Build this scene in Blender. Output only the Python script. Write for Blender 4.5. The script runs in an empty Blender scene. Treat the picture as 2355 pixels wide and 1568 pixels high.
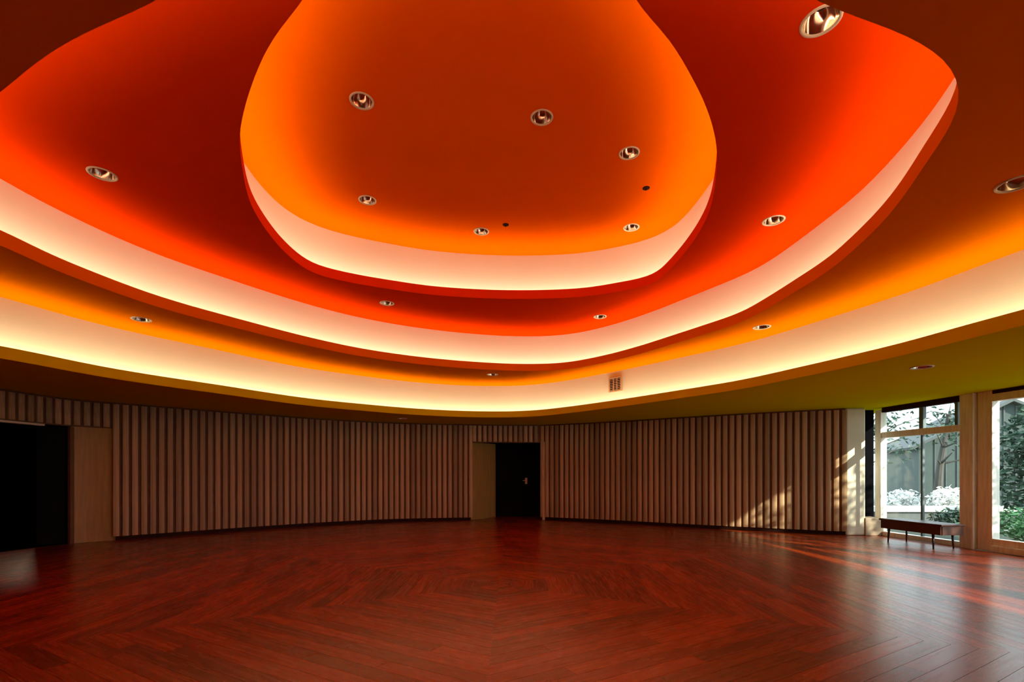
import bpy, bmesh, math, random
from mathutils import Vector, Matrix
from mathutils.geometry import tessellate_polygon
random.seed(7)
sc = bpy.context.scene
C = sc.collection
PI = math.pi
# ------------------------------------------------------------------ camera
F = 17.0 / 36.0 * 2355.0          # focal length in pixels of the 2355 px wide frame
HZ = 1090.0                       # horizon row
EYE = 1.25
cam_d = bpy.data.cameras.new('camera'); cam = bpy.data.objects.new('camera', cam_d); C.objects.link(cam)
cam.location = (0, 0, EYE); cam.rotation_euler = (PI/2, 0, 0)
cam_d.lens = 17.0; cam_d.sensor_width = 36.0; cam_d.sensor_fit = 'HORIZONTAL'
cam_d.shift_y = (HZ - 784.0) / 2355.0
cam_d.clip_end = 300
sc.camera = cam
# ------------------------------------------------------------------ world, sun, exposure
w = bpy.data.worlds.new('sky'); sc.world = w; w.use_nodes = True
bg = w.node_tree.nodes['Background']
bg.inputs['Color'].default_value = (0.80, 0.92, 1.0, 1)
bg.inputs['Strength'].default_value = 3.4
sun_d = bpy.data.lights.new('sun', 'SUN'); sun = bpy.data.objects.new('sun', sun_d); C.objects.link(sun)
sun_d.energy = 11.0; sun_d.angle = math.radians(0.6); sun_d.color = (1.0, 0.90, 0.74)
SUN_DIR = Vector((-0.52, 0.72, -0.38)).normalized()
sun.rotation_euler = SUN_DIR.to_track_quat('-Z', 'Y').to_euler()
sc.view_settings.view_transform = 'Standard'; sc.view_settings.look = 'None'
sc.view_settings.exposure = 0.0; sc.view_settings.gamma = 1.0; sc.view_settings.use_curve_mapping = False
STRIP = 17.0                      # cove light strips
STRIP_COL = (1.0, 0.78, 0.54, 1)

# ------------------------------------------------------------------ helpers
def lk(o, parent=None):
    C.objects.link(o)
    if parent is not None: o.parent = parent
    return o
def obj(name, bm, mat, parent=None, smooth=False, label=None):
    me = bpy.data.meshes.new(name); bm.normal_update(); bm.to_mesh(me); bm.free()
    if smooth:
        for p in me.polygons: p.use_smooth = True
    for m in (mat if isinstance(mat, (list, tuple)) else [mat]): me.materials.append(m)
    o = lk(bpy.data.objects.new(name, me), parent)
    if label: o['label'] = label
    return o
def empty(name, loc=(0, 0, 0), rz=0.0, kind=None):
    o = bpy.data.objects.new(name, None); C.objects.link(o)
    o.location = loc; o.rotation_euler = (0, 0, rz); o.empty_display_size = 0.1
    if kind: o['kind'] = kind
    return o
def tag(o, label, cat, group=None, kind=None):
    o['label'] = label; o['category'] = cat
    if group: o['group'] = group
    if kind: o['kind'] = kind
    return o
def box(bm, x0, x1, y0, y1, z0, z1, bev=0.0, M=None):
    r = bmesh.ops.create_cube(bm, size=1.0)
    vs = r['verts']
    for v in vs:
        v.co = Vector(((x0+x1)/2 + v.co.x*(x1-x0), (y0+y1)/2 + v.co.y*(y1-y0), (z0+z1)/2 + v.co.z*(z1-z0)))
    if bev > 0:
        es = {e for v in vs for e in v.link_edges}
        rr = bmesh.ops.bevel(bm, geom=list(es), offset=bev, segments=2, affect='EDGES', profile=0.5)
        vs = list({v for v in rr['verts']} | {v for v in vs if v.is_valid})
    if M is not None:
        for v in vs: v.co = M @ v.co
    return vs
def tube(bm, p0, p1, r0, r1, n=10, cap=True):
    p0 = Vector(p0); p1 = Vector(p1); d = (p1-p0).normalized()
    a = d.orthogonal().normalized(); b = d.cross(a)
    rings = []
    for p, r in ((p0, r0), (p1, r1)):
        rings.append([bm.verts.new(p + (a*math.cos(2*PI*i/n) + b*math.sin(2*PI*i/n))*r) for i in range(n)])
    for i in range(n):
        bm.faces.new((rings[0][i], rings[0][(i+1) % n], rings[1][(i+1) % n], rings[1][i]))
    if cap:
        bm.faces.new(rings[0][::-1]); bm.faces.new(rings[1])
def lathe(bm, prof, n=28, cx=0, cy=0):
    rings = []
    for r, z in prof:
        rings.append([bm.verts.new((cx + r*math.cos(2*PI*i/n), cy + r*math.sin(2*PI*i/n), z)) for i in range(n)])
    for a, b in zip(rings, rings[1:]):
        for i in range(n):
            bm.faces.new((a[i], a[(i+1) % n], b[(i+1) % n], b[i]))
    return rings
def ribbon(bm, pts, z0, z1, closed=False, off=0.0):
    P = offset(pts, off, closed) if off else pts
    lo = [bm.verts.new((p[0], p[1], z0)) for p in P]; hi = [bm.verts.new((p[0], p[1], z1)) for p in P]
    n = len(P)
    for i in range(n if closed else n-1):
        j = (i+1) % n
        bm.faces.new((lo[i], lo[j], hi[j], hi[i]))
def flat_between(bm, A, B, z, closed=True):
    a = [bm.verts.new((p[0], p[1], z)) for p in A]; b = [bm.verts.new((p[0], p[1], z)) for p in B]
    n = len(A)
    for i in range(n if closed else n-1):
        j = (i+1) % n
        bm.faces.new((a[i], a[j], b[j], b[i]))
def offset(pts, d, closed=True):
    """offset to the right-hand side of travel (outwards for a counter-clockwise loop)"""
    n = len(pts); out = []
    for i in range(n):
        a = pts[(i-1) % n] if (closed or i > 0) else pts[i]
        b = pts[(i+1) % n] if (closed or i < n-1) else pts[i]
        t = (Vector(b) - Vector(a)).normalized()
        out.append(Vector((pts[i][0] + t.y*d, pts[i][1] - t.x*d)))
    return out
def catmull(P, closed=True, k=8):
    n = len(P); out = []
    for i in range(n if closed else n-1):
        g = (lambda j: Vector(P[j % n])) if closed else (lambda j: Vector(P[min(max(j, 0), n-1)]))
        p0, p1, p2, p3 = g(i-1), g(i), g(i+1), g(i+2)
        def kn(a, b, t): return t + max((b-a).length, 1e-5)**0.5
        t0 = 0; t1 = kn(p0, p1, t0) if (p1-p0).length > 1e-6 else 0.5; t2 = kn(p1, p2, t1); t3 = kn(p2, p3, t2) if (p3-p2).length > 1e-6 else t2+0.5
        for s in range(k):
            t = t1 + (t2-t1)*s/k
            A1 = p0*((t1-t)/(t1-t0)) + p1*((t-t0)/(t1-t0)); A2 = p1*((t2-t)/(t2-t1)) + p2*((t-t1)/(t2-t1)); A3 = p2*((t3-t)/(t3-t2)) + p3*((t-t2)/(t3-t2))
            B1 = A1*((t2-t)/(t2-t0)) + A2*((t-t0)/(t2-t0)); B2 = A2*((t3-t)/(t3-t1)) + A3*((t-t1)/(t3-t1))
            out.append(B1*((t2-t)/(t2-t1)) + B2*((t-t1)/(t2-t1)))
    if not closed: out.append(Vector(P[-1]))
    return out
def smooth_loop(P, it=2):
    for _ in range(it):
        n = len(P)
        P = [P[i]*0.5 + (P[i-1] + P[(i+1) % n])*0.25 for i in range(n)]
    return P
def up(px, py, h):
    """a place at height h above the eye, seen at a spot of the photograph"""
    dy = HZ - py; D = h*F/dy
    return Vector(((px-1177.5)*D/F, D))

# ------------------------------------------------------------------ materials
def mat(name, col, rough=0.5, metal=0.0, spec=0.5, coat=0.0, var=0.0, scale=6.0, stretch=(1, 1, 1), bump=0.0, objrand=0.0, coord='Object'):
    m = bpy.data.materials.new(name); m.use_nodes = True
    nt = m.node_tree; b = nt.nodes['Principled BSDF']
    b.inputs['Roughness'].default_value = rough; b.inputs['Metallic'].default_value = metal
    b.inputs['Specular IOR Level'].default_value = spec; b.inputs['Coat Weight'].default_value = coat
    tc = nt.nodes.new('ShaderNodeTexCoord'); mp = nt.nodes.new('ShaderNodeMapping'); mp.inputs['Scale'].default_value = stretch
    nz = nt.nodes.new('ShaderNodeTexNoise'); nz.inputs['Scale'].default_value = scale; nz.inputs['Detail'].default_value = 4
    nt.links.new(tc.outputs[coord], mp.inputs['Vector']); nt.links.new(mp.outputs['Vector'], nz.inputs['Vector'])
    mr = nt.nodes.new('ShaderNodeMapRange'); mr.inputs['From Min'].default_value = 0.3; mr.inputs['From Max'].default_value = 0.7
    mr.inputs['To Min'].default_value = 1-var; mr.inputs['To Max'].default_value = 1+var
    nt.links.new(nz.outputs['Fac'], mr.inputs['Value'])
    mx = nt.nodes.new('ShaderNodeVectorMath'); mx.operation = 'SCALE'; mx.inputs[0].default_value = col[:3]
    src = mr.outputs['Result']
    if objrand:
        oi = nt.nodes.new('ShaderNodeObjectInfo'); r2 = nt.nodes.new('ShaderNodeMapRange')
        r2.inputs['To Min'].default_value = 1-objrand; r2.inputs['To Max'].default_value = 1+objrand
        nt.links.new(oi.outputs['Random'], r2.inputs['Value'])
        mm = nt.nodes.new('ShaderNodeMath'); mm.operation = 'MULTIPLY'
        nt.links.new(src, mm.inputs[0]); nt.links.new(r2.outputs['Result'], mm.inputs[1]); src = mm.outputs[0]
    nt.links.new(src, mx.inputs['Scale']); nt.links.new(mx.outputs['Vector'], b.inputs['Base Color'])
    if bump:
        bp = nt.nodes.new('ShaderNodeBump'); bp.inputs['Strength'].default_value = bump; bp.inputs['Distance'].default_value = 0.01
        nt.links.new(nz.outputs['Fac'], bp.inputs['Height']); nt.links.new(bp.outputs['Normal'], b.inputs['Normal'])
    return m
def emit(name, col, s):
    m = bpy.data.materials.new(name); m.use_nodes = True; nt = m.node_tree
    nt.nodes.remove(nt.nodes['Principled BSDF'])
    e = nt.nodes.new('ShaderNodeEmission'); e.inputs['Color'].default_value = col; e.inputs['Strength'].default_value = s
    nt.links.new(e.outputs[0], nt.nodes['Material Output'].inputs['Surface']); return m
M_yellow = mat('yellow_paint', (0.62, 0.54, 0.0), 0.9, spec=0.0, var=0.02, scale=2)
M_amber = mat('amber_paint', (0.82, 0.185, 0.0), 0.9, spec=0.0, var=0.02, scale=2)
M_red = mat('red_paint', (0.82, 0.045, 0.0), 0.9, spec=0.0, var=0.02, scale=2)
M_orange = mat('orange_paint', (0.95, 0.135, 0.0), 0.9, spec=0.0, var=0.02, scale=2)
M_white = mat('white_cove_paint', (0.57, 0.56, 0.46), 0.7, var=0.01, scale=2)
M_strip = emit('cove_lamp', STRIP_COL, STRIP)
M_slat = mat('slat_wood', (0.45, 0.29, 0.155), 0.5, spec=0.3, var=0.2, scale=5, stretch=(6, 6, 0.5), objrand=0.28)
M_panel = mat('panel_wood', (0.46, 0.24, 0.06), 0.5, var=0.15, scale=4, stretch=(5, 5, 0.5))
M_back = mat('dark_backing', (0.17, 0.075, 0.033), 0.7, var=0.15)
M_kick = mat('dark_kickboard', (0.03, 0.008, 0.004), 0.7, spec=0.1, var=0.1)
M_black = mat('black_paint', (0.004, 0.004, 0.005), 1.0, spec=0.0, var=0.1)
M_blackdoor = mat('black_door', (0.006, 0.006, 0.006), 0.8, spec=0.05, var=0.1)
M_plaster = mat('plaster', (0.40, 0.30, 0.20), 0.8, var=0.05)
M_frame = mat('pale_wood_frame', (0.90, 0.87, 0.78), 0.5, var=0.15, scale=5, stretch=(5, 5, 0.5))
M_frame_g = mat('dark_glazing_bar', (0.10, 0.14, 0.15), 0.5, var=0.1)
M_column = mat('cream_column', (0.72, 0.66, 0.50), 0.6, var=0.06, scale=3)
M_chrome = mat('polished_reflector', (0.92, 0.84, 0.72), 0.12, metal=1.0, var=0.03)
M_trim = mat('cream_trim_ring', (0.75, 0.66, 0.52), 0.35, var=0.03)
M_lamp = mat('unlit_lamp', (0.05, 0.03, 0.02), 0.3, var=0.1)
M_vent = mat('brass_grille', (0.42, 0.26, 0.14), 0.5, var=0.1)
M_steel = mat('satin_steel', (0.5, 0.5, 0.5), 0.35, metal=0.6, var=0.05)
M_bench = mat('dark_bench_wood', (0.075, 0.022, 0.012), 0.35, var=0.2, scale=5, stretch=(1, 6, 6))
M_bleg = mat('black_bench_leg', (0.02, 0.012, 0.01), 0.4, var=0.1)
def glass():
    m = bpy.data.materials.new('window_glass'); m.use_nodes = True; nt = m.node_tree
    b = nt.nodes['Principled BSDF']; nt.nodes.remove(b)
    t = nt.nodes.new('ShaderNodeBsdfTransparent'); t.inputs['Color'].default_value = (0.93, 0.97, 0.96, 1)
    g = nt.nodes.new('ShaderNodeBsdfGlossy'); g.inputs['Roughness'].default_value = 0.02
    x = nt.nodes.new('ShaderNodeMixShader')
    x.inputs[0].default_value = 0.05
    nt.links.new(t.outputs[0], x.inputs[1]); nt.links.new(g.outputs[0], x.inputs[2])
    nt.links.new(x.outputs[0], nt.nodes['Material Output'].inputs['Surface']); return m
M_glass = glass()
def floor_surface():
    m = bpy.data.materials.new('red_timber_floor'); m.use_nodes = True; nt = m.node_tree; b = nt.nodes['Principled BSDF']
    at = nt.nodes.new('ShaderNodeAttribute'); at.attribute_name = 'tone'
    uv = nt.nodes.new('ShaderNodeUVMap'); uv.uv_map = 'UVMap'
    mp = nt.nodes.new('ShaderNodeMapping'); mp.inputs['Scale'].default_value = (1.1, 16, 1)
    nz = nt.nodes.new('ShaderNodeTexNoise'); nz.inputs['Scale'].default_value = 1.6; nz.inputs['Detail'].default_value = 5; nz.inputs['Distortion'].default_value = 0.3
    nt.links.new(uv.outputs[0], mp.inputs[0]); nt.links.new(mp.outputs[0], nz.inputs['Vector'])
    a = nt.nodes.new('ShaderNodeMath'); a.operation = 'MULTIPLY_ADD'; a.inputs[1].default_value = 0.34
    nt.links.new(nz.outputs['Fac'], a.inputs[0]); 
    s = nt.nodes.new('ShaderNodeMath'); s.operation = 'MULTIPLY'; s.inputs[1].default_value = 0.42
    nt.links.new(at.outputs['Fac'], s.inputs[0]); nt.links.new(s.outputs[0], a.inputs[2])
    cr = nt.nodes.new('ShaderNodeValToRGB'); e = cr.color_ramp.elements
    e[0].position = 0.10; e[0].color = (0.11, 0.009, 0.0004, 1)
    e[1].position = 0.70; e[1].color = (0.34, 0.046, 0.001, 1)
    k = cr.color_ramp.elements.new(0.38); k.color = (0.215, 0.021, 0.0006, 1)
    nt.links.new(a.outputs[0], cr.inputs[0]); nt.links.new(cr.outputs[0], b.inputs['Base Color'])
    r = nt.nodes.new('ShaderNodeMapRange'); r.inputs['To Min'].default_value = 0.20; r.inputs['To Max'].default_value = 0.34
    nt.links.new(nz.outputs['Fac'], r.inputs['Value']); nt.links.new(r.outputs[0], b.inputs['Roughness'])
    b.inputs['Specular IOR Level'].default_value = 0.4
    b.inputs['Specular Tint'].default_value = (1.0, 0.62, 0.36, 1)
    b.inputs['Coat Weight'].default_value = 0.4; b.inputs['Coat Roughness'].default_value = 0.3
    return m
M_floor = floor_surface()

# ------------------------------------------------------------------ room outline
Z0, Z1, Z2, Z3 = EYE+1.35, EYE+2.15, EYE+2.95, EYE+3.81
LIP = 0.145; COVE = 0.30
LW = catmull([(-8.25, 6.4), (-8.1, 7.65), (-7.9, 8.69), (-7.25, 9.35), (-6.4, 10.2), (-5.67, 10.9), (-4.4, 11.95), (-3.02, 12.7), (-1.12, 13.12)], False, 12)
RW = catmull([(0.83, 13.25), (1.4, 13.0), (2.72, 12.3), (4.14, 11.37), (5.39, 10.63), (6.82, 9.9)], False, 12)
def px_of(p): return 1177.5 + p[0]/p[1]*F
def even(P, step):
    L = sum((P[(i+1) % len(P)]-P[i]).length for i in range(len(P))); n = int(L/step); st = L/n
    out = []; acc = 0.0; k = 0
    for i in range(len(P)):
        a, b = P[i], P[(i+1) % len(P)]; l = (b-a).length
        while k < n and k*st <= acc+l+1e-9:
            out.append(a + (b-a)*((k*st-acc)/max(l, 1e-9))); k += 1
        acc += l
    return out
def resample(P, step):
    out = [Vector(P[0])]; acc = 0.0
    for a, b in zip(P, P[1:]):
        a = Vector(a); b = Vector(b); L = (b-a).length; t = step-acc
        while t <= L:
            out.append(a + (b-a)*(t/L)); t += step
        acc = (acc + L) % step if t-step <= L else acc
        acc = L - (t-step)
    return out

# ------------------------------------------------------------------ cove openings (plan curves traced on their own heights)
h0t, h1t, h2t = Z0-EYE+LIP, Z1-EYE+LIP, Z2-EYE+LIP
C0 = [up(x, y, h0t) for x, y in ((0, 795), (96, 814), (223, 840), (351, 862), (478, 881), (700, 914.5), (827, 928), (955, 939), (1082, 945), (1188, 945), (1252, 941), (1379, 925), (1549, 899), (1700, 874), (1811, 850), (1950, 818), (2089, 784), (2228, 745), (2355, 711))]
C0 += [Vector(p) for p in ((4.75, 3.2), (4.6, 1.6), (3.9, 0.0), (2.4, -1.3), (0.0, -1.9), (-2.6, -1.5), (-4.6, -0.3), (-5.8, 1.4), (-6.3, 3.2), (-6.35, 4.6))]
C1 = [up(x, y, h1t) for x, y in ((0, 525.5), (64, 560), (159, 602), (293, 655), (399, 691), (542, 731), (700, 772.5), (827, 800), (955, 819), (1082, 831), (1201, 836.5), (1294, 833.5), (1379, 819), (1464, 797), (1549, 770), (1634, 742), (1700, 718.5), (1756, 688), (1811, 654), (1867, 617), (1899, 596), (1975, 528), (2033, 467), (2090, 390), (2132, 321), (2167, 264), (2193, 222))]
C1 += [up(x, y, Z1-EYE) for x, y in ((2200, 190), (2184, 157), (2163, 134), (2109, 98), (2033, 61), (1956, 33), (1872, 2))]
C1 += [Vector(p) for p in ((0.85, 1.98), (-0.1, 1.84), (-1.0, 1.95))]
C1 += [up(x, y, Z1-EYE) for x, y in ((360, 4), (287, 34), (210, 69), (134, 111), (77, 149), (34, 184), (0, 214))]
C1 += [Vector(p) for p in ((-3.75, 3.12), (-4.5, 3.62), (-4.85, 4.2))]
C2 = [up(x, y, h2t) for x, y in ((570, 417), (590, 465), (636, 533), (674, 572), (711, 599), (730, 608), (808, 628), (912, 646), (1000, 658), (1167, 667), (1337, 662), (1422, 649), (1490, 634), (1511, 623), (1549, 587), (1592, 532), (1621, 481), (1638, 430))]
C2 += [up(x, y, Z2-EYE) for x, y in ((1649, 360), (1643, 310), (1628, 258), (1604, 202), (1570, 143), (1525, 70), (1457, 0))]
C2 += [Vector(p) for p in ((0.45, 2.60), (-0.2, 2.42), (-0.8, 2.56))]
C2 += [up(x, y, Z2-EYE) for x, y in ((699, 0), (650, 57), (612, 119), (585, 180), (566, 237), (555, 287), (551, 325))]
def loop(P, it=9):
    P = even(catmull(P, True, 6), 0.11)
    for _ in range(it):
        for lam in (0.5, -0.515):
            n = len(P); P = [P[i] + ((P[i-1] + P[(i+1) % n])*0.5 - P[i])*lam for i in range(n)]
    A = sum(P[i].x*P[(i+1) % len(P)].y - P[(i+1) % len(P)].x*P[i].y for i in range(len(P)))
    return P if A > 0 else P[::-1]      # counter-clockwise: offset(+) is outwards
C0, C1, C2 = loop(C0, 90), loop(C1, 40), loop(C2, 25)
W0, W1, W2 = (smooth_loop(offset(c, COVE), 4) for c in (C0, C1, C2))

def circle(c, r, n=24): return [Vector((c[0]+r*math.cos(2*PI*i/n), c[1]+r*math.sin(2*PI*i/n))) for i in range(n)]
LR = 0.108
def lamps(lst, h): return [up(x, y, h) for x, y in lst]
L3 = lamps(((832, 232), (1246, 270), (1447, 352), (845, 460), (1107, 532), (1452, 523)), Z3-EYE)
L2 = lamps(((235, 400), (1888, 48), (1779, 507), (890, 697), (1380, 728)), Z2-EYE)
L1 = lamps(((2338, 422), (325, 734), (1132, 861), (1752, 752)), Z1-EYE)
L0 = lamps(((925, 962), (2120, 844)), Z0-EYE)
def plane_with_holes(outer, holes, z):
    loops = [[Vector((p[0], p[1], 0)) for p in outer]] + [[Vector((p[0], p[1], 0)) for p in h] for h in holes]
    flat = [v for l in loops for v in l]
    bm = bmesh.new(); vs = [bm.verts.new((v.x, v.y, z)) for v in flat]
    for a, b, c in tessellate_polygon(loops):
        try: bm.faces.new((vs[a], vs[b], vs[c]))
        except ValueError: pass
    return bm

ceiling = empty('ceiling', (0, 0, Z0), 0, 'structure')
def cobj(name, bm, m, label=None, smooth=False):
    bmesh.ops.translate(bm, verts=bm.verts, vec=(0, 0, -Z0))
    return obj(name, bm, m, ceiling, smooth, label)
outer = [Vector(p) for p in ((-10.6, -4.2), (8.1, -4.2), (8.1, 10.6), (6.9, 14.6), (-10.6, 14.6))]
cobj('lower_soffit', plane_with_holes(outer, [C0] + [circle(c, LR) for c in L0], Z0), M_yellow, 'flat yellow-painted lowest ceiling around the coves')
cobj('middle_soffit', plane_with_holes(W0, [C1] + [circle(c, LR) for c in L1], Z1), M_amber, 'amber-orange second ceiling tier')
cobj('upper_soffit', plane_with_holes(W1, [C2] + [circle(c, LR) for c in L2], Z2), M_red, 'red third ceiling tier')
cobj('crown_soffit', plane_with_holes(W2, [circle(c, LR) for c in L3], Z3), M_orange, 'orange topmost ceiling inside the smallest opening')
for nm, c, wv, z, zn, m in (('lower', C0, W0, Z0, Z1, M_yellow), ('middle', C1, W1, Z1, Z2, M_amber), ('upper', C2, W2, Z2, Z3, M_red)):
    bm = bmesh.new(); c2 = offset(c, 0.022)
    ribbon(bm, c, z, z+LIP, True); ribbon(bm, c2, z+0.02, z+LIP, True); flat_between(bm, c, c2, z+LIP)
    cobj('lip_fascia', bm, m, None, True)
    bm = bmesh.new(); flat_between(bm, c2, wv, z+0.02); cobj('light_trough', bm, M_white)
    bm = bmesh.new(); ribbon(bm, wv, z+0.02, zn, True); cobj('cove_wall', bm, M_white, 'white cove wall glowing from its foot', True)
    bm = bmesh.new()
    a = offset(c, 0.055); b = offset(c, 0.18)
    lo = [bm.verts.new((p.x, p.y, z+0.045)) for p in a]; hi = [bm.verts.new((p.x, p.y, z+0.045)) for p in b]
    n = len(a)
    for i in range(n): bm.faces.new((lo[i], lo[(i+1) % n], hi[(i+1) % n], hi[i]))
    cobj('light_strip', bm, M_strip)

# ------------------------------------------------------------------ floor of concentric hexagon boards
floor = empty('floor', (0, 0, 0), 0, 'structure')
bm = bmesh.new(); box(bm, -10.6, 7.95, -4.2, 14.6, -0.14, -0.022)
obj('subfloor', bm, M_kick, floor)
HC = Vector((-0.15, 5.5)); BW = 0.135
BOUND = [Vector(p) for p in ((-8.4, -4.1), (7.85, -4.1), (7.80, 7.2), (7.5, 10.1), (6.95, 10.4))] + [Vector(p) for p in offset(RW, -0.15, False)][::-1] + [Vector((1.2, 14.4)), Vector((-0.9, 14.4))] + [Vector(p) for p in offset(LW, -0.15, False)][::-1] + [Vector((-10.4, 9.8)), Vector((-10.4, 6.4))]
def inside(p, poly):
    r = False; n = len(poly)
    for i in range(n):
        a, b = poly[i], poly[(i+1) % n]
        if (a.y > p.y) != (b.y > p.y) and p.x < (b.x-a.x)*(p.y-a.y)/(b.y-a.y)+a.x: r = not r
    return r
boards = []
T30 = math.tan(PI/6)
for k in range(6):
    ang = k*PI/3
    nrm = Vector((math.cos(ang), math.sin(ang))); tan = Vector((-nrm.y, nrm.x))
    for r in range(0, 110):
        a0, a1 = r*BW+0.0012, (r+1)*BW-0.0012
        half0, half1 = a0*T30, a1*T30
        s = -half1; first = True
        cuts = [-half1]
        t = -half1 + random.uniform(0.5, 1.9)
        while t < half1-0.35:
            cuts.append(t); t += random.uniform(1.3, 2.1)
        cuts.append(half1)
        for i in range(len(cuts)-1):
            s0, s1 = cuts[i], cuts[i+1]
            q0a = max(s0, -half0) if i == 0 else s0+0.001
            q1a = min(s1, half0) if i == len(cuts)-2 else s1-0.001
            q0b = s0 if i == 0 else s0+0.001; q1b = s1 if i == len(cuts)-2 else s1-0.001
            if i == 0: q0a = -half0
            if i == len(cuts)-2: q1a = half0
            if q1a < q0a: q1a = q0a = (q1a+q0a)/2
            P = [HC + nrm*a0 + tan*q0a, HC + nrm*a0 + tan*q1a, HC + nrm*a1 + tan*q1b, HC + nrm*a1 + tan*q0b]
            c = (P[0]+P[1]+P[2]+P[3])/4
            if not (inside(c, BOUND) or inside(P[2], BOUND) or inside(P[3], BOUND)): continue
            UV = [(q0a, 0), (q1a, 0), (q1b, BW), (q0b, BW)]
            boards.append((P, c, UV, random.random(), random.random()*50))
def vis_area(P):
    q = []
    for p in P:
        if p.y < 0.8: return 0.0
        q.append((px_of(p), HZ + EYE*F/p.y))
    cx = sum(a for a, b in q)/4; cy = sum(b for a, b in q)/4
    if not (-20 < cx < 2375 and cy < 1590): return 0.0
    return abs(sum(q[i][0]*q[(i+1) % 4][1]-q[(i+1) % 4][0]*q[i][1] for i in range(4)))/2
boards.sort(key=lambda b: -vis_area(b[0]))
def board_mesh(name, lst, origin=Vector((0, 0))):
    V, Fc, uvs, tones = [], [], [], []
    for P, c, UV, tone, us in lst:
        n = len(V)
        for p in P: V.append((p.x-origin.x, p.y-origin.y, 0.0))
        for p in P: V.append((p.x-origin.x, p.y-origin.y, -0.018))
        Fc.append((n, n+1, n+2, n+3)); uvs += [(u+us, v+us) for u, v in UV]
        for i in range(4):
            j = (i+1) % 4; Fc.append((n+i, n+4+i, n+4+j, n+j)); uvs += [(UV[i][0]+us, UV[i][1]+us)]*2 + [(UV[j][0]+us, UV[j][1]+us)]*2
        tones += [tone]*8
    me = bpy.data.meshes.new(name); me.from_pydata(V, [], Fc)
    ul = me.uv_layers.new(name='UVMap'); ul.data.foreach_set('uv', [x for t in uvs for x in t])
    at = me.attributes.new('tone', 'FLOAT', 'POINT'); at.data.foreach_set('value', tones)
    me.materials.append(M_floor); return me
for b in boards[:299]:
    o = lk(bpy.data.objects.new('floorboard', board_mesh('floorboard', [b], b[1])), floor); o.location = (b[1].x, b[1].y, 0)
o = lk(bpy.data.objects.new('floorboards_beyond', board_mesh('floorboards_beyond', boards[299:])), floor); o['kind'] = 'stuff'

# ------------------------------------------------------------------ slatted walls
bm = bmesh.new()
prof = [(-0.048, 0.0), (-0.048, -0.026), (-0.041, -0.036), (-0.016, -0.041), (0.016, -0.041), (0.041, -0.036), (0.048, -0.026), (0.048, 0.0)]
lo = [bm.verts.new((x, y, 0)) for x, y in prof]; hi = [bm.verts.new((x, y, 1)) for x, y in prof]
for i in range(len(prof)):
    j = (i+1) % len(prof); bm.faces.new((lo[i], lo[j], hi[j], hi[i]))
bm.faces.new(lo[::-1]); bm.faces.new(hi)
bmesh.ops.recalc_face_normals(bm, faces=bm.faces)
slat_me = bpy.data.meshes.new('slat'); bm.to_mesh(slat_me); bm.free(); slat_me.materials.append(M_slat)
HEAD = 2.13; TOP = Z0-0.035
def put_slats(path, parent, lo_of):
    P = resample(path, 0.14)
    for i, p in enumerate(P):
        q = P[min(i+1, len(P)-1)] - P[max(i-1, 0)]
        z0 = lo_of(p)
        s = lk(bpy.data.objects.new('slat', slat_me), parent)
        s.location = (p.x, p.y, z0); s.scale = (1, 1, TOP-z0); s.rotation_euler = (0, 0, math.atan2(q.y, q.x))
def solid_ribbon(path, d0, d1, z0, z1):
    bm = bmesh.new(); A = offset(path, d0, False); B = offset(path, d1, False)
    for z in (z0, z1): flat_between(bm, A, B, z, False)
    ribbon(bm, A, z0, z1); ribbon(bm, B, z0, z1)
    for i in (0, -1):
        v = [bm.verts.new((q.x, q.y, z)) for q, z in ((A[i], z0), (B[i], z0), (B[i], z1), (A[i], z1))]; bm.faces.new(v)
    bmesh.ops.remove_doubles(bm, verts=bm.verts, dist=1e-5); bmesh.ops.recalc_face_normals(bm, faces=bm.faces)
    return bm
# left curved wall: travel goes left to right, its room side is on the right hand (+offset)
k265 = next(i for i, p in enumerate(LW) if px_of(p) > 265)
k165 = next(i for i, p in enumerate(LW) if px_of(p) > 165)
wl = empty('wall_left', (0, 0, 0), 0, 'structure')
obj('backing', solid_ribbon(LW[k265:], -0.12, 0.0, 0.0, Z0), M_back, wl)
obj('header', solid_ribbon(LW[:k265+1], -0.12, 0.0, HEAD-0.02, Z0), M_back, wl)
obj('kickboard', solid_ribbon(LW[k265:], 0.0, 0.012, 0.0, 0.075), M_kick, wl)
put_slats(LW, wl, lambda p: HEAD if px_of(p) < 265 else 0.078)
obj('flush_panel', solid_ribbon(LW[k165:k265+1], -0.10, -0.03, 0.0, HEAD-0.02), M_panel, wl, label='plain brown timber panel beside the black opening')
wr = empty('wall_right', (0, 0, 0), 0, 'structure')
obj('backing', solid_ribbon(RW, -0.12, 0.0, 0.0, Z0), M_back, wr)
obj('kickboard', solid_ribbon(RW, 0.0, 0.012, 0.0, 0.075), M_kick, wr)
put_slats(RW, wr, lambda p: 0.078)
# header over the recessed door
HD = [Vector((-1.12, 13.12)), Vector((-0.15, 13.24)), Vector((0.83, 13.25))]
wb = empty('wall_back', (0, 0, 0), 0, 'structure')
obj('header', solid_ribbon(HD, -0.12, 0.0, HEAD-0.02, Z0), M_back, wb)
put_slats([HD[0]+Vector((0.10, 0)), HD[1], HD[2]-Vector((0.05, 0))], wb, lambda p: HEAD)
sp = [Vector((-1.14, 13.14)), Vector((-0.47, 14.2))]
obj('splayed_panel', solid_ribbon(sp, -0.05, 0.0, 0.0, HEAD), M_panel, wb, label='plain ochre timber panel turning into the door recess')
bm = bmesh.new(); box(bm, 0.83, 0.90, 13.20, 14.3, 0.0, HEAD, 0.004); obj('door_jamb', bm, M_slat, wb)
bm = bmesh.new(); box(bm, -1.3, 0.95, 13.30, 14.3, HEAD, HEAD+0.05); obj('recess_ceiling', bm, M_black, wb)
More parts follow.
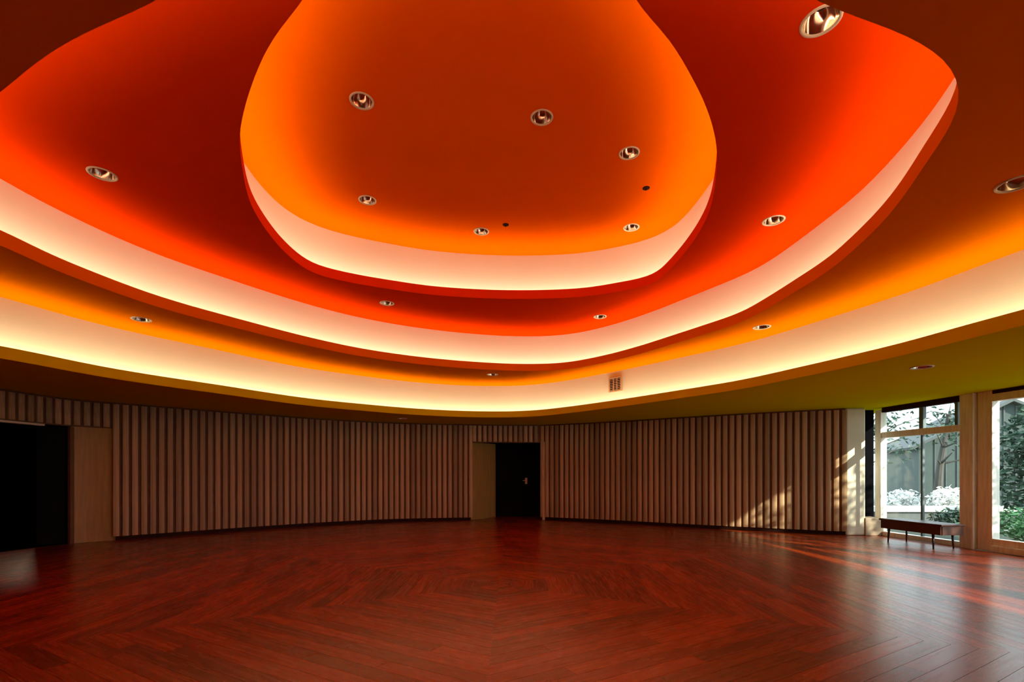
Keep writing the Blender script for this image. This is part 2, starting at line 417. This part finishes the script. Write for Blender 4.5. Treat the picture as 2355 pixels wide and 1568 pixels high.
# door leaf
d1 = empty('door_1', (0.18, 14.2, 0), 0, 'structure')
bm = bmesh.new(); box(bm, -0.62, 0.62, 0.0, 0.045, 0.006, HEAD-0.03, 0.004); obj('door_leaf', bm, M_blackdoor, d1)
for x0, x1, z0, z1 in ((-0.68, -0.63, 0, HEAD), (0.63, 0.68, 0, HEAD), (-0.63, 0.63, HEAD-0.025, HEAD)):
    bm = bmesh.new(); box(bm, x0, x1, -0.02, 0.06, z0, z1, 0.003); obj('door_frame', bm, M_blackdoor, d1)
bm = bmesh.new(); box(bm, 0.20, 0.27, -0.012, 0.0, 0.96, 1.14, 0.004); tube(bm, (0.235, -0.012, 1.06), (0.235, -0.055, 1.06), 0.012, 0.012, 10)
tube(bm, (0.245, -0.05, 1.06), (0.13, -0.05, 1.06), 0.011, 0.009, 10)
hd = obj('door_handle', bm, M_steel, d1, label='small grey steel door handle and plate')
# black opening at the far left
d2 = empty('door_2', (-7.9, 8.7, 0), 0, 'structure')
def seg_box(a, b, th, z0, z1, org):
    a = Vector(a); b = Vector(b); d = (b-a); L = d.length; ang = math.atan2(d.y, d.x)
    M = Matrix.Translation((a.x-org[0], a.y-org[1], -org[2])) @ Matrix.Rotation(ang, 4, 'Z')
    bm = bmesh.new(); box(bm, 0, L, -th/2, th/2, z0, z1, 0.004, M); return bm
org = (-7.9, 8.7, 0)
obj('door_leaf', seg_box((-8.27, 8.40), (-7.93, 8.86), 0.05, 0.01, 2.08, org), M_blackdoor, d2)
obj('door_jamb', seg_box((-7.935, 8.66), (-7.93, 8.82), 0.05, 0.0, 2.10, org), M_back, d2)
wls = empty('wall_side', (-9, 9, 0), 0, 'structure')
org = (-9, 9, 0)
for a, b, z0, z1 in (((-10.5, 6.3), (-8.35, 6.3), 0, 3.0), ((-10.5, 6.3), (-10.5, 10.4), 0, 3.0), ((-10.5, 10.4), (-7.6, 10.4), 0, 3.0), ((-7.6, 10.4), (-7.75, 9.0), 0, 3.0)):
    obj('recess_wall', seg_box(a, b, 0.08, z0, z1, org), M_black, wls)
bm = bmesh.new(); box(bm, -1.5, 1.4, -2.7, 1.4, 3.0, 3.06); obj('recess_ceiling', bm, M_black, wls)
# black sheet added over the recess floor so it stays dark under the spot
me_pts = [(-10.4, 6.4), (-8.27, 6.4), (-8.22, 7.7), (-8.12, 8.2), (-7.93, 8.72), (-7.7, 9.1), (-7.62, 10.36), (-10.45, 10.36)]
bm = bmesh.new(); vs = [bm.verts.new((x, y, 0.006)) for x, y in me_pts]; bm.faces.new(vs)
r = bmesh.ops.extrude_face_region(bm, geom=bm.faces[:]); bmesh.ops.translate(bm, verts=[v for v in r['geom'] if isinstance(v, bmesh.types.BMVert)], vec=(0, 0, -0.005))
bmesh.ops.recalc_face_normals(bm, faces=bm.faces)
tag(obj('floor_surface', bm, M_black), 'black sheet added to keep the floor dark inside the opening at far left', 'mat')
obj('header_glow', solid_ribbon(LW[8:k165-4], -0.10, 0.02, HEAD-0.055, HEAD-0.022), M_trim, wl, label='pale strip standing for lamplight along the head of the black opening')  # pale colour imitates lamplight on the lower edge of the header
# plain remaining walls
wf = empty('wall_front', (0, -4, 0), 0, 'structure')
bm = bmesh.new(); box(bm, -10.5, 8.0, -0.1, 0.0, 0.0, Z0); obj('wall_panel', bm, M_plaster, wf)
bm = bmesh.new(); box(bm, -8.45, -8.33, 0.0, 10.3, 0.0, Z0); obj('side_panel', bm, M_panel, wf)
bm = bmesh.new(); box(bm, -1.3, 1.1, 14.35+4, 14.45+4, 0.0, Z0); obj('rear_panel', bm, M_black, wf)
# corridor lamp inside the recess
sd = bpy.data.lights.new('recess_spot', 'SPOT'); so = bpy.data.objects.new('recess_spot', sd); C.objects.link(so)
so.location = (-9.385, 9.58, 2.5); sd.energy = 95; sd.color = (1.0, 0.85, 0.6); sd.shadow_soft_size = 0.06
sd.spot_size = math.radians(34); sd.spot_blend = 1.0
so.rotation_euler = (Vector((-7.3, 7.2, 0.0)) - so.location).to_track_quat('-Z', 'Y').to_euler()

# ------------------------------------------------------------------ column, dark return, windows
def wx(D): return 7.5 + (9.95-D)*0.11
col = empty('wall_pier', (7.03, 10.02, 0), math.radians(-6), 'structure')
bm = bmesh.new(); box(bm, -0.19, 0.19, -0.16, 0.2, 0.0, Z0, 0.035); obj('pier', bm, M_column, col, label='cream plaster pier at the end of the slatted wall')
wd = empty('wall_end', (7.3, 10.10, 0), 0, 'structure')
bm = bmesh.new(); box(bm, -0.25, 0.33, 0.10, 0.2, 0.0, Z0); obj('end_panel', bm, M_black, wd, label='black panel between the pier and the window')
bm = bmesh.new(); box(bm, -0.12, 0.25, -0.28, 0.10, 0.0, 0.36, 0.01); obj('plinth', bm, M_plaster, wd, label='low grey-brown plinth below the black panel')
WA = math.atan2(1.0, -0.11)      # direction along the window wall (towards +y)
win = empty('window_1', (wx(9.95), 9.95, 0), -(PI - WA) + PI/2 - PI, 'structure')
# local frame: +x runs along the wall towards the camera, +y points outdoors
d = Vector((0.11, -1.0)).normalized(); win.rotation_euler = (0, 0, math.atan2(d.y, d.x))
def wbar(name, x0, x1, y0, y1, z0, z1, m=None, parent=win, label=None, bev=0.006):
    bm = bmesh.new(); box(bm, x0, x1, y0, y1, z0, z1, bev); return obj(name, bm, m or M_frame, parent, label=label)
def pane(x0, x1, z0, z1, parent=win, y=0.05):
    bm = bmesh.new(); box(bm, x0, x1, y-0.003, y+0.003, z0, z1); return obj('pane', bm, M_glass, parent)
wbar('window_post', -0.02, 0.12, -0.02, 0.12, 0.0, 2.56)
wbar('window_head', 0.12, 1.70, 0.0, 0.12, 2.50, 2.60, M_kick)
wbar('transom', 0.12, 1.70, 0.0, 0.10, 1.98, 2.10)
wbar('window_sill', 0.12, 1.70, 0.0, 0.12, 0.0, 0.09)
wbar('glazing_bar', 0.90, 0.985, 0.02, 0.09, 2.10, 2.50, M_frame_g)
wbar('glazing_bar', 0.925, 0.965, 0.03, 0.08, 0.09, 1.98, M_frame_g)
wbar('glazing_bar', 1.555, 1.61, 0.02, 0.09, 2.10, 2.50, M_frame_g)
for a, b in ((0.12, 0.905), (0.98, 1.56), (1.605, 1.70)): pane(a, b, 2.10, 2.50)
for a, b in ((0.12, 0.93), (0.96, 1.70)): pane(a, b, 0.09, 1.98)
wbar('mullion_post', 1.70, 1.92, -0.05, 0.14, 0.0, Z0, label='broad pale timber mullion post')
wbar('mullion_post', 1.955, 2.17, 0.0, 0.14, 0.0, Z0)
wbar('mullion_groove', 1.92, 1.955, 0.03, 0.12, 0.0, Z0, M_column)
win2 = empty('window_2', win.location, 0, 'structure'); win2.rotation_euler = win.rotation_euler
def w2(name, *a, **k): return wbar(name, *a, parent=win2, **k)
w2('window_head', 2.17, 5.6, 0.0, 0.12, 2.54, 2.60, m=M_kick)
w2('top_rail', 2.17, 5.6, 0.0, 0.12, 2.42, 2.54)
w2('window_sill', 2.17, 5.6, -0.03, 0.14, 0.0, 0.10)
w2('bottom_rail', 2.17, 5.6, 0.0, 0.10, 0.10, 0.21)
w2('window_post', 3.80, 3.92, 0.0, 0.12, 0.21, 2.42)
pane(2.17, 3.80, 0.21, 2.42, win2); pane(3.92, 5.6, 0.21, 2.42, win2)
win3 = empty('window_3', win.location, 0, 'structure'); win3.rotation_euler = win.rotation_euler
def w3(name, *a, **k): return wbar(name, *a, parent=win3, **k)
w3('mullion_post', 5.6, 5.95, -0.05, 0.14, 0.0, Z0)
w3('top_rail', 5.95, 9.4, 0.0, 0.12, 2.42, 2.60); w3('window_sill', 5.95, 9.4, -0.03, 0.14, 0.0, 0.10); w3('bottom_rail', 5.95, 9.4, 0.0, 0.10, 0.10, 0.21)
pane(5.95, 9.4, 0.21, 2.42, win3)
w3('wall_panel', 9.4, 14.1, 0.0, 0.12, 0.0, Z0, m=M_plaster)

# ------------------------------------------------------------------ downlights
def build_light():
    r = empty('ceiling_light')
    bm = bmesh.new(); lathe(bm, [(LR-0.006, 0.004), (LR-0.004, -0.006), (LR+0.006, -0.008), (LR+0.014, -0.004), (LR+0.015, 0.001)], 32)
    obj('trim_ring', bm, M_trim, r, True)
    bm = bmesh.new(); lathe(bm, [(LR-0.005, 0.0), (LR-0.012, 0.03), (LR-0.028, 0.065), (LR-0.052, 0.095), (0.035, 0.115)], 32)
    obj('reflector', bm, M_chrome, r, True)
    bm = bmesh.new(); rr = lathe(bm, [(0.036, 0.117), (0.036, 0.10), (0.030, 0.085), (0.016, 0.078)], 20); bm.faces.new(rr[-1])
    obj('lamp', bm, M_lamp, r, True)
    return r
def copy_tree(o, parent=None):
    c = o.copy(); C.objects.link(c); c.parent = parent
    for ch in list(o.children): copy_tree(ch, c)
    return c
lights = []
for pts, z, labs in (
    (L3, Z3, ('unlit dark downlight in the orange top ceiling, far left of its upper pair', 'unlit dark downlight near the middle of the orange top ceiling', 'downlight with a bright reflector at the right edge of the orange top ceiling', 'bright downlight low on the left of the orange top ceiling', 'pale downlight beside the small dark cap at the front of the orange top ceiling', 'faint downlight in the lower right corner of the orange top ceiling')),
    (L2, Z2, ('downlight in the red ceiling tier, at far left above the white cove', 'large downlight at the top edge of the red ceiling tier', 'downlight in the red ceiling tier, right of the inner opening', 'small pale downlight in the red tier below the inner cove, the left one', 'small pale downlight in the red tier below the inner cove, the right one')),
    (L1, Z1, ('downlight in the amber ceiling tier at the right edge of the photo', 'faint downlight in the amber tier at the left above the outer cove', 'tiny downlight in the amber tier above the black door', 'faint downlight in the amber tier right of the square grille')),
    (L0, Z0, ('tiny downlight in the lowest soffit above the slatted left wall', 'flat-looking downlight in the yellow soffit above the windows'))):
    for p, lb in zip(pts, labs): lights.append((p, z, lb))
proto = None
for p, z, lb in lights:
    if proto is None: o = proto = build_light()
    else: o = copy_tree(proto)
    o.location = (p.x, p.y, z); o.rotation_euler = (0, 0, random.random()*6)
    tag(o, lb, 'ceiling light', 'recessed downlights in the tiered ceiling')
for (x, y), lb in (((1163, 518), 'small dark cap beside the front downlight of the orange top ceiling'), ((1486, 434), 'small dark cap on the right side of the orange top ceiling')):
    p = up(x, y, Z3-EYE-0.01)
    r = empty('sprinkler_cap', (p.x, p.y, Z3)); tag(r, lb, 'sprinkler', 'dark sprinkler caps on the top ceiling')
    bm = bmesh.new(); rr = lathe(bm, [(0.048, 0.0), (0.046, -0.006), (0.034, -0.010)], 24); bm.faces.new(rr[-1]); obj('cap_plate', bm, M_kick, r, True)
    bm = bmesh.new(); rr = lathe(bm, [(0.014, -0.010), (0.013, -0.026), (0.008, -0.030)], 16); bm.faces.new(rr[-1]); obj('nozzle', bm, M_kick, r, True)

# ------------------------------------------------------------------ square grille on the outer cove wall
best = min(range(len(W0)), key=lambda i: abs(px_of(W0[i])-1415) + (1000 if W0[i].y < 6 else 0))
gp = W0[best]; gt = (W0[(best+1) % len(W0)] - W0[best-1]).normalized()
gz = EYE + (HZ-884)*gp.y/F
v = empty('air_grille', (gp.x, gp.y, gz), math.atan2(gt.y, gt.x)+PI)
tag(v, 'square tan air grille set in the white outer cove wall', 'vent')
GS = 0.165; GH = 0.155
# local +y points away from the room, the face looks to -y
bm = bmesh.new(); box(bm, -GS+0.02, GS-0.02, -0.012, -0.004, -GH+0.02, GH-0.02); obj('back_plate', bm, M_kick, v)
for x0, x1, z0, z1 in ((-GS, -GS+0.03, -GH, GH), (GS-0.03, GS, -GH, GH), (-GS+0.03, GS-0.03, -GH, -GH+0.03), (-GS+0.03, GS-0.03, GH-0.03, GH)):
    bm = bmesh.new(); box(bm, x0, x1, -0.03, -0.005, z0, z1, 0.003); obj('grille_frame', bm, M_vent, v)
for i in (-1, 1):
    bm = bmesh.new(); box(bm, i*0.045-0.009, i*0.045+0.009, -0.027, -0.008, -GH+0.03, GH-0.03); obj('grille_bar', bm, M_vent, v)
for i in range(-3, 4):
    M = Matrix.Translation((0, -0.018, i*0.035)) @ Matrix.Rotation(0.6, 4, 'X')
    bm = bmesh.new(); box(bm, -GS+0.03, GS-0.03, -0.011, 0.011, -0.002, 0.002, 0, M); obj('louvre', bm, M_vent, v)

# ------------------------------------------------------------------ bench
be = empty('bench', (7.20, 8.55, 0), math.radians(-84))
tag(be, 'low dark wooden bench on thin legs in front of the window', 'bench')
bm = bmesh.new(); box(bm, -0.60, 0.60, -0.22, 0.22, 0.385, 0.42, 0.008); obj('bench_top', bm, M_bench, be)
for y in (-0.195, 0.195):
    bm = bmesh.new(); box(bm, -0.57, 0.57, y-0.012, y+0.012, 0.24, 0.385, 0.004); obj('apron', bm, M_bench, be)
for x in (-0.57, 0.57):
    bm = bmesh.new(); box(bm, x-0.012, x+0.012, -0.183, 0.183, 0.24, 0.385, 0.004); obj('end_apron', bm, M_bench, be)
for x in (-0.42, 0.42):
    for y in (-0.18, 0.18):
        bm = bmesh.new(); tube(bm, (x, y, 0.24), (x*1.03, y*1.04, 0.0), 0.020, 0.011, 12); obj('leg', bm, M_bleg, be, True)

# ------------------------------------------------------------------ outdoors
M_ground = mat('pale_paving', (0.13, 0.16, 0.13), 0.85, var=0.35, scale=1.2, coord='Object')
M_bed = mat('planting_soil', (0.03, 0.045, 0.03), 0.9, var=0.3, scale=5)
M_leaf = mat('green_leaf', (0.10, 0.30, 0.12), 0.5, var=0.5, scale=3)
M_leafd = mat('dark_leaf', (0.03, 0.075, 0.045), 0.55, var=0.5, scale=3)
M_bark = mat('grey_bark', (0.07, 0.068, 0.06), 0.9, var=0.3, scale=8, stretch=(1, 1, 0.2), bump=0.4)
M_house = mat('teal_grey_boards', (0.045, 0.07, 0.065), 0.7, var=0.1, scale=3)
M_roof = mat('grey_roofing', (0.07, 0.085, 0.085), 0.7, var=0.1, scale=6)
M_ledge = mat('white_stone', (0.80, 0.82, 0.80), 0.8, var=0.08, scale=4)
g = empty('ground', (20, 10, 0), 0, 'structure')
bm = bmesh.new(); box(bm, -12.0, 45, -35, 45, -0.30, -0.02); obj('paving', bm, M_ground, g)
bm = bmesh.new(); box(bm, -12.05, -9.4, -5.0, 4.0, -0.02, 0.03, 0.01); obj('planting_bed', bm, M_bed, g)
# low garden wall with a pale coping
gw = empty('garden_wall', (12.6, 13.2, -0.02)); tag(gw, 'low garden wall with a white stone coping outside behind the bench', 'wall')
bm = bmesh.new(); box(bm, -2.7, 2.9, -0.10, 0.2, 0.0, 0.25); obj('wall_base', bm, M_roof, gw)
for i in range(7):
    bm = bmesh.new(); box(bm, -2.8+i*0.82, -2.8+i*0.82+0.81, -0.2, 0.28, 0.25, 0.39, 0.012); obj('coping_stone', bm, M_ledge, gw)
def leaves(n, c, r, size, flat=1.0, seed=0, power=0.5):
    R = random.Random(seed); V, Fc = [], []
    for _ in range(n):
        d = Vector((R.gauss(0, 1), R.gauss(0, 1), R.gauss(0, 1))).normalized()*(R.random()**power)
        p = Vector((c[0]+d.x*r[0], c[1]+d.y*r[1], c[2]+d.z*r[2]))
        u = Vector((R.gauss(0, 1), R.gauss(0, 1), R.gauss(0, 0.6))).normalized(); q = u.orthogonal().normalized(); q.rotate(Matrix.Rotation(R.random()*6, 3, u))
        s = size*R.uniform(0.6, 1.3); k = len(V)
        V += [p-u*s, p+q*s*0.35, p+u*s, p-q*s*0.35]; Fc.append((k, k+1, k+2, k+3))
    me = bpy.data.meshes.new('foliage'); me.from_pydata([tuple(v) for v in V], [], Fc); return me
def bush(name, loc, r, n, size, m, label, cat='bush', seed=1):
    o = empty(name, loc); tag(o, label, cat, 'shrubs outside the windows')
    me = leaves(n, (0, 0, r[2]), r, size, seed=seed); me.materials.append(m)
    f = lk(bpy.data.objects.new('foliage', me), o); f['kind'] = 'stuff'
    bm = bmesh.new()
    for i in range(5):
        a = i*1.26; tube(bm, (0.03*math.cos(a), 0.03*math.sin(a), 0), (r[0]*0.5*math.cos(a), r[1]*0.5*math.sin(a), r[2]*1.1), 0.012, 0.005, 6)
    obj('stem', bm, M_bark, o)
    return o
bush('leafy_bush', (8.95, 8.35, 0.03), (0.42, 0.5, 0.34), 900, 0.06, M_leaf, 'bright green bush outside right of the timber mullion', seed=2)
bush('leafy_bush', (9.0, 7.3, 0.03), (0.42, 0.5, 0.36), 900, 0.06, M_leaf, 'bright green bush outside at the right edge of the photo', seed=3)
bush('dark_bush', (9.75, 10.6, -0.02), (0.5, 0.45, 0.26), 900, 0.06, M_leafd, 'dark green low bush outside beyond the end of the bench', seed=4)
M_blossom = mat('white_blossom', (0.85, 0.86, 0.84), 0.7, var=0.2, scale=3)
bush('flowering_bush', (11.6, 14.3, -0.02), (0.55, 0.4, 0.42), 700, 0.08, M_blossom, 'white flowering bush outside left of the glazing bar', seed=31)
bush('flowering_bush', (12.75, 14.2, -0.02), (0.5, 0.4, 0.46), 700, 0.08, M_blossom, 'white flowering bush outside just right of the glazing bar', seed=32)
bush('flowering_bush', (13.75, 14.4, -0.02), (0.35, 0.4, 0.36), 500, 0.08, M_blossom, 'small white flowering bush outside beside the broad mullion', seed=33)
# garden house
ho = empty('garden_house', (18.4, 19.0, 0), math.radians(-22)); tag(ho, 'teal-grey gabled garden building seen through the window', 'building')
HWd, HH, RH = 2.6, 2.3, 1.5
bm = bmesh.new()
pr = [(-HWd, 0), (HWd, 0), (HWd, HH), (0, HH+RH), (-HWd, HH)]
a = [bm.verts.new((x, -2, z)) for x, z in pr]; b = [bm.verts.new((x, 2.5, z)) for x, z in pr]
bm.faces.new(a); bm.faces.new(b[::-1])
for i in range(5): bm.faces.new((a[i], b[i], b[(i+1) % 5], a[(i+1) % 5]))
bmesh.ops.recalc_face_normals(bm, faces=bm.faces); obj('wall', bm, M_house, ho)
for s in (-1, 1):
    ang = math.atan2(RH, HWd); L = math.hypot(RH, HWd)+0.3
    M = Matrix.Translation((0, 0.25, HH+RH+0.06)) @ Matrix.Rotation(s*ang, 4, 'Y')
    bm = bmesh.new(); box(bm, 0 if s > 0 else -L, L if s > 0 else 0, -2.5, 2.5, -0.05, 0.05, 0.01, M); obj('roof_slope', bm, M_roof, ho)
for i in range(16):
    x = -HWd+0.16+i*(2*HWd-0.32)/15; zt = HH + RH*(1-abs(x)/HWd) - 0.05
    bm = bmesh.new(); box(bm, x-0.02, x+0.02, -2.03, -2.0, 0.0, zt); obj('batten', bm, M_roof, ho)
def tree(name, loc, H, lean, n, cr, size, label, m=M_leafd, seed=5, tr=0.11):
    R = random.Random(seed)
    o = empty(name, loc); tag(o, label, 'tree', 'trees in the garden')
    bm = bmesh.new(); p = Vector((0, 0, -0.02)); rad = tr; tips = []
    for i in range(6):
        q = p + Vector((lean[0]*H/6 + R.uniform(-.05, .05), lean[1]*H/6 + R.uniform(-.05, .05), H/6)); tube(bm, p, q, rad, rad*0.85, 10); p = q; rad *= 0.85
        if i >= 2:
            for j in range(3):
                a = R.random()*6.28; e = p + Vector((math.cos(a), math.sin(a), R.uniform(0.2, 0.9)))*R.uniform(0.5, 0.9)*cr[0]
                tube(bm, p, e, rad*0.45, rad*0.12, 6); tips.append(e)
    obj('trunk', bm, M_bark, o)
    V = leaves(n, (p.x, p.y, H*0.88), cr, size, seed=seed, power=0.7); V.materials.append(m)
    f = lk(bpy.data.objects.new('foliage', V), o); f['kind'] = 'stuff'
    return o
tree('garden_tree', (11.2, 15.6, 0), 3.0, (0.12, -0.05), 900, (1.5, 1.5, 1.2), 0.09, 'thin-leaved tree outside behind the left window pane', seed=5)
tree('leaning_tree', (13.7, 15.7, 0), 3.2, (0.20, 0.0), 360, (0.85, 0.8, 0.8), 0.09, 'leaning grey-trunked tree outside right of the glazing bar', seed=9, tr=0.16)
tree('shade_tree', (11.3, 3.4, 0), 3.9, (0.0, 0.0), 1500, (1.6, 1.7, 1.5), 0.11, 'broad tree standing outside beyond the right edge of the photo', seed=12)
# big dark hedge seen in the right pane
o = empty('tall_hedge', (13.5, 11.4, 0), math.radians(-45)); tag(o, 'tall dark teal hedge outside behind the bright green bushes', 'hedge')
me = leaves(5200, (0, 0, 1.5), (1.6, 0.5, 1.9), 0.11, seed=20, power=0.35); me.materials.append(M_leafd)
f = lk(bpy.data.objects.new('foliage', me), o); f['kind'] = 'stuff'
